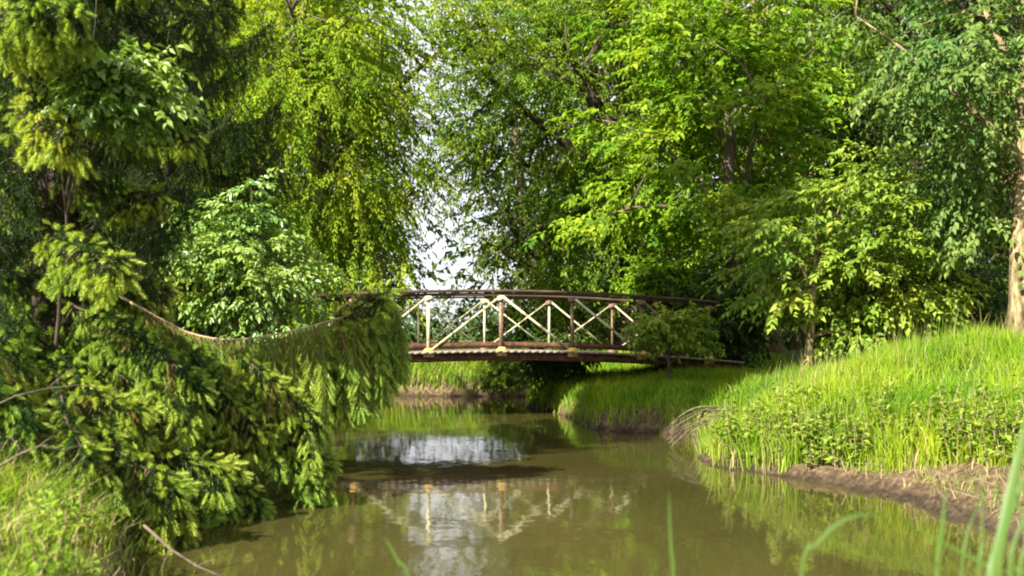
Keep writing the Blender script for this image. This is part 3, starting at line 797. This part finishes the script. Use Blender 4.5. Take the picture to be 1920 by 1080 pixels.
def hand_bough(px_path, n_br, hang, seed, young_p=0.5, dry=0.0, side=0.5, tip_hang=0.35, base_r=0.02, t0=0.12, split_young=False, label=None):
    """a bough through the given (px, py, distance) points"""
    r = np.random.default_rng(seed)
    c = np.array([np.array(P(*q)) - SB for q in px_path])
    t = np.linspace(0, len(c) - 1, 26); i = np.clip(t.astype(int), 0, len(c) - 2); f = (t - i)[:, None]
    im, i2 = np.maximum(i - 1, 0), np.minimum(i + 2, len(c) - 1)
    a, b, cc, d = c[im], c[i], c[i + 1], c[i2]
    path = 0.5 * (2 * b + (cc - a) * f + (2 * a - 5 * b + 4 * cc - d) * f ** 2 + (3 * b - a - 3 * cc + d) * f ** 3)
    w, o_, y_, d_ = bough_data(r, path, int(n_br * 1.4), hang, young_p, side, t0, dry, base_r, tip_hang, wm=0 if split_young else 4)
    add_shoots(w, OLD_T, o_, 5 if split_young else 1); add_shoots(w, OLD_T, d_, 3)  # the sagging bough takes the lit copy of the old needles
    if not split_young:
        add_shoots(w, YNG_T, y_, 2)
    o = obj("bough", w.mesh("bough", SP_MATS), spruce)
    if label: o["label"] = label
    if split_young:
        r.shuffle(y_)
        g = Geo(); g.add(*YNG_T); me = g.mesh("young_shoot", [M['young_needle']])
        for (p, dd, ln) in y_[:290]:
            F = frames(np.array([dd]))[0] * ln
            s = obj("young_shoot", me, o)
            mt = Matrix([[*F[0], p[0]], [*F[1], p[1]], [*F[2], p[2]], [0, 0, 0, 1]])
            s.matrix_basis = mt
        if len(y_) > 290:
            g = Geo(); add_shoots(g, YNG_T, y_[290:], 0)
            obj("young_shoots", g.mesh("young_shoots", [M['young_needle']]), o, kind="stuff")
    return o
# the long sagging bough and the lower drapes
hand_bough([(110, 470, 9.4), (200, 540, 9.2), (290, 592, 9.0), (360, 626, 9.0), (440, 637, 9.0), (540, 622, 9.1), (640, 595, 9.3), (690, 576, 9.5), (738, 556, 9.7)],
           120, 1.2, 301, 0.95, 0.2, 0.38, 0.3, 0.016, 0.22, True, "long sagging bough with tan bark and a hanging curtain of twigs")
hand_bough([(610, 606, 9.3), (650, 588, 9.35), (690, 568, 9.4), (722, 548, 9.45)], 14, 0.2, 322, 0.95, 0.0, 0.6, 0.5, 0.006)
hand_bough([(440, 650, 9.0), (490, 700, 8.8), (540, 740, 8.7), (590, 790, 8.7)], 22, 0.40, 319, 0.9, 0.2, 0.5, 0.4, 0.008)
hand_bough([(340, 640, 9.0), (390, 700, 8.75), (430, 750, 8.6), (480, 810, 8.5)], 22, 0.40, 320, 0.9, 0.2, 0.5, 0.4, 0.008)
hand_bough([(110, 560, 9.4), (240, 640, 8.9), (380, 720, 8.7), (500, 790, 8.7), (610, 868, 8.9)], 60, 0.42, 302, 0.95, 0.12, 0.5, 0.3, 0.016)
hand_bough([(100, 600, 9.4), (220, 700, 8.6), (340, 800, 8.3), (440, 900, 8.2), (480, 950, 8.2)], 54, 0.40, 303, 0.95, 0.15, 0.5, 0.3, 0.016)
hand_bough([(90, 640, 9.2), (150, 740, 8.0), (220, 840, 7.4), (290, 890, 7.1), (330, 925, 7.0)], 50, 0.42, 304, 0.95, 0.1, 0.5, 0.4, 0.015)
hand_bough([(100, 560, 9.3), (200, 600, 8.6), (300, 660, 8.2), (370, 730, 8.1)], 40, 0.42, 305, 0.95, 0.2, 0.5, 0.35, 0.014)
hand_bough([(95, 480, 9.5), (180, 500, 9.6), (250, 525, 9.7), (310, 545, 9.8)], 34, 0.30, 306, 0.85, 0.0, 0.6, 0.4, 0.012)
hand_bough([(95, 320, 9.5), (170, 345, 9.5), (230, 362, 9.5), (292, 368, 9.5)], 30, 0.26, 307, 0.9, 0.0, 0.6, 0.4, 0.012)
hand_bough([(95, 200, 9.5), (180, 215, 9.5), (260, 235, 9.5), (362, 252, 9.5)], 30, 0.24, 308, 0.7, 0.0, 0.6, 0.4, 0.012)
hand_bough([(95, 130, 9.2), (60, 60, 8.2), (90, 25, 7.6), (150, 20, 7.2)], 34, 0.30, 309, 0.95, 0.0, 0.6, 0.5, 0.012)
hand_bough([(95, 100, 9.2), (20, 40, 8.0), (30, 10, 7.4), (70, 5, 7.0)], 34, 0.34, 310, 0.95, 0.0, 0.6, 0.5, 0.012)
hand_bough([(90, 420, 9.2), (120, 450, 8.3), (160, 470, 7.8), (220, 490, 7.5)], 30, 0.30, 311, 0.85, 0.0, 0.6, 0.5, 0.012)
hand_bough([(80, 160, 9.2), (60, 190, 8.3), (80, 225, 7.8), (130, 245, 7.5)], 26, 0.26, 312, 0.8, 0.0, 0.6, 0.5, 0.012)
hand_bough([(90, 600, 9.2), (130, 690, 8.2), (180, 745, 7.8), (260, 770, 7.7)], 40, 0.40, 313, 0.95, 0.2, 0.5, 0.4, 0.014)
hand_bough([(90, 660, 9.2), (200, 800, 8.2), (330, 860, 7.9), (420, 880, 7.9)], 40, 0.36, 314, 0.95, 0.2, 0.5, 0.4, 0.014)

hand_bough([(120, 560, 9.4), (260, 650, 8.9), (400, 735, 8.8), (520, 800, 8.8), (580, 830, 8.9)], 52, 0.42, 318, 0.95, 0.2, 0.5, 0.35, 0.014)
hand_bough([(90, 600, 9.2), (40, 680, 8.0), (30, 750, 7.2), (60, 800, 6.7)], 36, 0.36, 315, 0.5, 0.25, 0.6, 0.5, 0.014)
hand_bough([(80, 560, 9.2), (20, 620, 8.0), (-20, 690, 7.2), (-10, 740, 6.8)], 36, 0.34, 316, 0.5, 0.15, 0.6, 0.5, 0.014)
hand_bough([(90, 640, 9.2), (110, 720, 7.8), (130, 800, 7.0), (170, 860, 6.6)], 36, 0.34, 317, 0.55, 0.3, 0.6, 0.5, 0.014)

# ------------------------------------------------------------------ grass and weeds
def grass_mesh(name, r, xy, z, L, W, mats, mi=None, lean=0.45, wind=(0.1, 0.0)):
    n = len(xy)
    a = r.uniform(0, 6.283, n); side = np.stack([np.cos(a), np.sin(a), np.zeros(n)], 1)
    la = r.uniform(0, 6.283, n); lv = np.stack([np.cos(la) + wind[0], np.sin(la) + wind[1], np.zeros(n)], 1) * (lean * r.random(n) ** 0.7)[:, None]
    b = np.column_stack([xy, z - 0.02]); L = L[:, None]; W = W[:, None]
    up = np.array([0, 0, 1.0])
    mid = b + up * L * 0.55 + lv * L * 0.30
    tip = b + up * L * (1 - 0.25 * np.linalg.norm(lv, axis=1))[:, None] + lv * L
    v = np.stack([b - side * W / 2, b + side * W / 2, mid + side * W * 0.42, mid - side * W * 0.42, tip], 1).reshape(-1, 3)
    k = np.arange(n) * 5
    q = np.stack([k, k + 1, k + 2, k + 3], 1); t = np.stack([k + 3, k + 2, k + 4], 1)
    m2 = None if mi is None else np.concatenate([mi, mi])
    return mesh_np(name, v, t, mats, m2, q)

def grass_area(name, label, x0, x1, y0, y1, n, lmin, lmax, w, seed, dmin=0.12, dry=0.08, keep=None, lean=0.5):
    r = np.random.default_rng(seed)
    x = r.uniform(x0, x1, n); y = r.uniform(y0, y1, n)
    d = stream_dist(x, y)
    ok = d > dmin + 0.15 * r.random(n)
    ok &= (vnoise(x, y, 0.35, seed) + r.uniform(-0.5, 0.5, n)) > -0.35
    if keep is not None: ok &= keep(x, y, d)
    x, y, d = x[ok], y[ok], d[ok]
    z = height(x, y, d)
    L = r.uniform(lmin, lmax, len(x)) * (0.8 + 0.9 * (vnoise(x, y, 0.8, seed + 1) + 0.3))
    W = w * r.uniform(0.6, 1.4, len(x))
    drym = (r.random(len(x)) < dry + 0.5 * np.exp(-np.maximum(d - dmin, 0) / 0.12) * (dry > 0.03)).astype(int)
    me = grass_mesh(name, r, np.column_stack([x, y]), z, np.maximum(L, 0.05), W, [M['grass'], M['grass_dry']], drym, lean)
    obj(name, me, None, label=label, cat="grass", kind="stuff")

near_dirt = lambda x, y, d: ~((y < 10.6) & (d < 0.36 + 0.34 * sstep(9.8, 8.2, y) + 0.6 * vnoise(x, y, 0.45, 44)))
grass_area("bank_grass", "lush bright grass covering the near right bank", 2.1, 10.5, 5.0, 16.5, 150000, 0.18, 0.38, 0.012, 21, -0.04, 0.07, lambda x, y, d: (y < 15.2) & near_dirt(x, y, d) & (x / np.maximum(y, 1) < 0.62))
grass_area("shaded_grass", "shaded grass on the bank tongue beneath the bridge", 0.3, 6.5, 15.0, 24.0, 60000, 0.12, 0.28, 0.014, 22, -0.06, 0.03)
grass_area("meadow_grass", "sunlit grass on the far bank seen under the deck", -7, 3, 24.4, 34, 60000, 0.18, 0.34, 0.02, 23, -0.05, 0.12)
grass_area("verge_grass", "tangled grass and dry stalks on the bank at the bottom left corner", -6.0, -1.6, 3.0, 8.5, 42000, 0.10, 0.27, 0.009, 24, -0.03, 0.4, lambda x, y, d: x < -1.5, 0.9)
grass_area("riverside_grass", "sparse shaded grass along the left bank behind the spruce", -9, -3.0, 8.5, 21.0, 26000, 0.12, 0.3, 0.014, 25, 0.15, 0.05)

grass_area("grass_stalks", "thin straw coloured flowering stalks scattered over the near right bank", 2.3, 10, 8.5, 15.2, 2600, 0.38, 0.58, 0.006, 26, 0.4, 0.75, lambda x, y, d: x / y < 0.6, 0.35)
grass_area("soil_litter", "matted dry grass and stems lying over the bare soil of the right bank", 2.2, 6.0, 5.5, 11.4, 16000, 0.07, 0.22, 0.007, 27, 0.03, 0.75, lambda x, y, d: (d < 1.1) & (vnoise(x, y, 0.4, 61) > -0.12), 1.6)

def weed_mesh(seed, h, n_leaf, leaf):
    r = np.random.default_rng(seed); g = Geo()
    for s in range(3):
        a = r.uniform(0, 6.28); top = np.array([math.cos(a) * 0.12, math.sin(a) * 0.12, h * r.uniform(0.7, 1.05)])
        st = curve_pts((math.cos(a) * 0.03, math.sin(a) * 0.03, -0.03), top, (0, 0, 0.03), 5)
        tube(g, st, 0.004 * np.linspace(1, 0.5, 5), 4, 1, False)
        f = np.linspace(0.15, 1, n_leaf); i = np.clip((f * 4).astype(int), 0, 3)
        p = st[i] + (st[i + 1] - st[i]) * (f * 4 - i)[:, None]
        aa = np.arange(n_leaf) * 2.0 + r.uniform(0, 6)
        d = np.stack([np.cos(aa), np.sin(aa), r.uniform(-0.5, 0.25, n_leaf)], 1)
        L = leaf * r.uniform(0.7, 1.2, n_leaf) * (1.15 - 0.5 * f)
        v, t = leaf_geo(p, d, np.tile([0, 0, 1.0], (n_leaf, 1)) + r.normal(0, 0.2, (n_leaf, 3)), L, L * 0.55)
        g.add(v, t, None, 0)
    return g.mesh("leafy_weed", [M['weed'], M['twig_tan']])
weed_meshes = [weed_mesh(400 + i, 0.30 + 0.05 * i, 13, 0.105) for i in range(6)]
rw = random.Random(3); cnt = 0
while cnt < 140:
    x, y = rw.uniform(2.2, 6.0), rw.uniform(7.6, 12.0)
    d = float(stream_dist([x], [y])[0])
    lim = 0.08 + (0.5 if y < 10.2 else 0.0)
    if not (lim < d < lim + 0.25 + 1.0 * rw.random() ** 1.5) or x / y > 0.56: continue
    o = obj("leafy_weed", weed_meshes[cnt % 6], None, (x, y, float(height([x], [y])[0])), "leafy green weed fringing the lower edge of the near right bank", "weed", "weeds along the bank edge")
    o.rotation_euler = (0, 0, rw.uniform(0, 6.28)); s = rw.uniform(0.7, 1.15); o.scale = (s, s, s)
    cnt += 1

cnt = 0
while cnt < 26:
    x, y = rw.uniform(-3.4, -1.7), rw.uniform(4.4, 6.4)
    d = float(stream_dist([x], [y])[0])
    if d < 0.06: continue
    o = obj("leafy_weed", weed_meshes[cnt % 6], None, (x, y, float(height([x], [y])[0])), "leafy weed among the tangled grass in the bottom left corner", "weed", "weeds in the bottom left corner")
    o.rotation_euler = (rw.uniform(-0.3, 0.3), rw.uniform(-0.3, 0.3), rw.uniform(0, 6.28)); q = rw.uniform(0.5, 0.85); o.scale = (q, q, q)
    cnt += 1

# ------------------------------------------------------------------ small things
def stick(name, label, cat, pts, r0, mat, side=(), group=None):
    g = Geo(); p = np.array([np.array(q, float) for q in pts]); base = p[0].copy()
    tube(g, p - base, r0 * np.linspace(1, 0.4, len(p)), 6)
    for a, b in side:
        tube(g, curve_pts(np.array(a) - base, np.array(b) - base, (0, 0, 0.01), 4), r0 * np.linspace(0.55, 0.2, 4), 5)
    return obj(name, g.mesh(name, [mat], True), None, tuple(base), label, cat, group)
stick("dead_branch", "pale broken stick poking out over the water at the bottom left", "branch",
      [P(270, 985, 5.6), P(320, 1030, 5.5), P(370, 1062, 5.4), P(425, 1085, 5.3)], 0.009, M['bark_grey'], [(P(320, 1030, 5.5), P(300, 1075, 5.4)), (P(370, 1062, 5.4), P(410, 1050, 5.3))])
stick("bare_branch", "thin bare grey branch bending in from the left border below the spruce boughs", "branch",
      [P(-30, 770, 6.5), P(30, 742, 6.5), P(90, 728, 6.6), P(150, 722, 6.7), P(230, 735, 6.8)], 0.006, M['bark_grey'], [(P(90, 728, 6.6), P(140, 690, 6.7))])
stick("dry_branch", "knotted dry branch above the tangled grass in the lower left", "branch",
      [P(-20, 885, 5.6), P(40, 850, 5.6), P(75, 836, 5.6), P(120, 845, 5.7), P(165, 830, 5.8)], 0.008, M['bark_grey'], [(P(75, 836, 5.6), P(110, 815, 5.7)), (P(40, 850, 5.6), P(20, 820, 5.6))])
# exposed roots in the notch between the two right banks
roots = bpy.data.objects.new("root_tangle", None); COL.objects.link(roots)
rp = P(1330, 812, 13.6); roots.location = rp
roots["label"] = "tangle of bare roots at the waterline in the notch of the right bank"; roots["category"] = "roots"
rr = random.Random(4)
for k in range(11):
    a = P(1345 + rr.uniform(-15, 40), 770 + rr.uniform(-10, 40), 13.7) - rp
    b = P(1240 + rr.uniform(0, 50), 795 + k * 4.5, 13.3 + rr.uniform(-0.2, 0.3)) - rp
    g = Geo(); tube(g, curve_pts(a, b, (0, 0, rr.uniform(0.03, 0.14)), 8), rr.uniform(0.008, 0.018) * np.linspace(1, 0.4, 8), 5)
    obj("root", g.mesh("root", [M['bark_grey']], True), roots)
rt = random.Random(12); cnt = 0
while cnt < 34:
    x, y = rt.uniform(2.4, 5.0), rt.uniform(6.8, 11.2)
    d = float(stream_dist([x], [y])[0])
    if not (0.05 < d < 0.7) or x / y > 0.54: continue
    zz = float(height([x], [y])[0]); a = rt.uniform(0, 6.28); L = rt.uniform(0.12, 0.4)
    p0 = np.array((x, y, zz + 0.02)); p1 = p0 + np.array((math.cos(a) * L, math.sin(a) * L, rt.uniform(-0.02, 0.12)))
    g = Geo(); tube(g, curve_pts((0, 0, 0), p1 - p0, (0, 0, rt.uniform(0, 0.05)), 5), rt.uniform(0.003, 0.007) * np.linspace(1, 0.4, 5), 4)
    obj("dead_twig", g.mesh("dead_twig", [M['dead_wood']], True), None, tuple(p0), "small dead twig lying on the bare soil edge of the right bank", "twig", "twigs on the bare bank soil")
    cnt += 1

# reed blades close to the camera
def reed(label, pts, w, name="reed_blade"):
    p = np.array([np.array(q, float) for q in pts]); n = 14
    t = np.linspace(0, len(p) - 1, n); i = np.clip(t.astype(int), 0, len(p) - 2); f = (t - i)[:, None]
    im, i2 = np.maximum(i - 1, 0), np.minimum(i + 2, len(p) - 1)
    a, b, c, d = p[im], p[i], p[i + 1], p[i2]
    path = 0.5 * (2 * b + (c - a) * f + (2 * a - 5 * b + 4 * c - d) * f ** 2 + (3 * b - a - 3 * c + d) * f ** 3)
    tan = unit(np.gradient(path, axis=0)); view = unit(path - np.array([0.6, 0, 1.5]))
    s = unit(np.cross(tan, view)); nn = np.cross(s, tan)
    ww = w * np.minimum(1, np.linspace(0.75, 1.15, n)) * (1 - np.linspace(0, 1, n) ** 4 * 0.92)
    base = path[0].copy()
    L = path - s * ww[:, None] / 2 + nn * ww[:, None] * 0.2 - base; R = path + s * ww[:, None] / 2 + nn * ww[:, None] * 0.2 - base; C = path - base
    v = np.concatenate([L, C, R]); q = []
    for k in range(n - 1):
        q += [(k, k + 1, n + k + 1, n + k), (n + k, n + k + 1, 2 * n + k + 1, 2 * n + k)]
    return obj(name, mesh_np(name, v, None, [M['reed']], None, q, True), None, tuple(base), label, "reed", "reed blades in front of the camera")
def foot(px, d):
    x = (px - 960) / FPX * d
    return (x, d, float(height([x], [d])[0]) - 0.02)
reed("broad green reed blade leaning in at the lower right border", [foot(1840, 2.3), P(1855, 1150, 2.3), P(1880, 1000, 2.35), P(1915, 840, 2.4), P(1950, 700, 2.4)], 0.026)
reed("second reed blade crossing behind the broad one at the lower right border", [foot(1870, 2.4), P(1862, 1120, 2.4), P(1890, 980, 2.45), P(1935, 860, 2.5)], 0.016)
reed("upright short reed blade left of the broad blade at the lower right", [foot(1755, 2.5), P(1756, 1120, 2.5), P(1766, 1000, 2.5), P(1774, 915, 2.5)], 0.012)
reed("thin dark reed blade bent down diagonally at the lower right", [foot(1960, 2.4), P(1930, 1120, 2.4), P(1880, 1078, 2.4), P(1790, 1030, 2.4), P(1700, 980, 2.4)], 0.011)
reed("pale reed blade arching over to the right above the water", [foot(1490, 2.3), P(1500, 1110, 2.3), P(1535, 1020, 2.3), P(1590, 972, 2.3), P(1650, 965, 2.3)], 0.010)
reed("single straight reed blade standing in front of mid water", [foot(1268, 2.7), P(1264, 1120, 2.7), P(1258, 1020, 2.7), P(1254, 920, 2.7)], 0.009)
reed("short reed tip tilted left at the bottom centre of the water", [foot(790, 2.8), P(770, 1120, 2.8), P(745, 1050, 2.8), P(720, 1005, 2.8)], 0.009)
for k, (a, b, c, w) in enumerate([(1890, 1905, 1945, 0.010), (1905, 1925, 1900, 0.008), (1830, 1842, 1838, 0.007), (1800, 1812, 1842, 0.006), (1870, 1880, 1868, 0.006)]):
    dd = 2.25 + 0.11 * k
    reed("thin reed blade in the blurred clump at the lower right border", [foot(a, dd), P(a + 3, 1130, dd), P(b, 1010, dd + 0.02), P(c, 930 - 20 * (k % 3), dd + 0.05)], w)
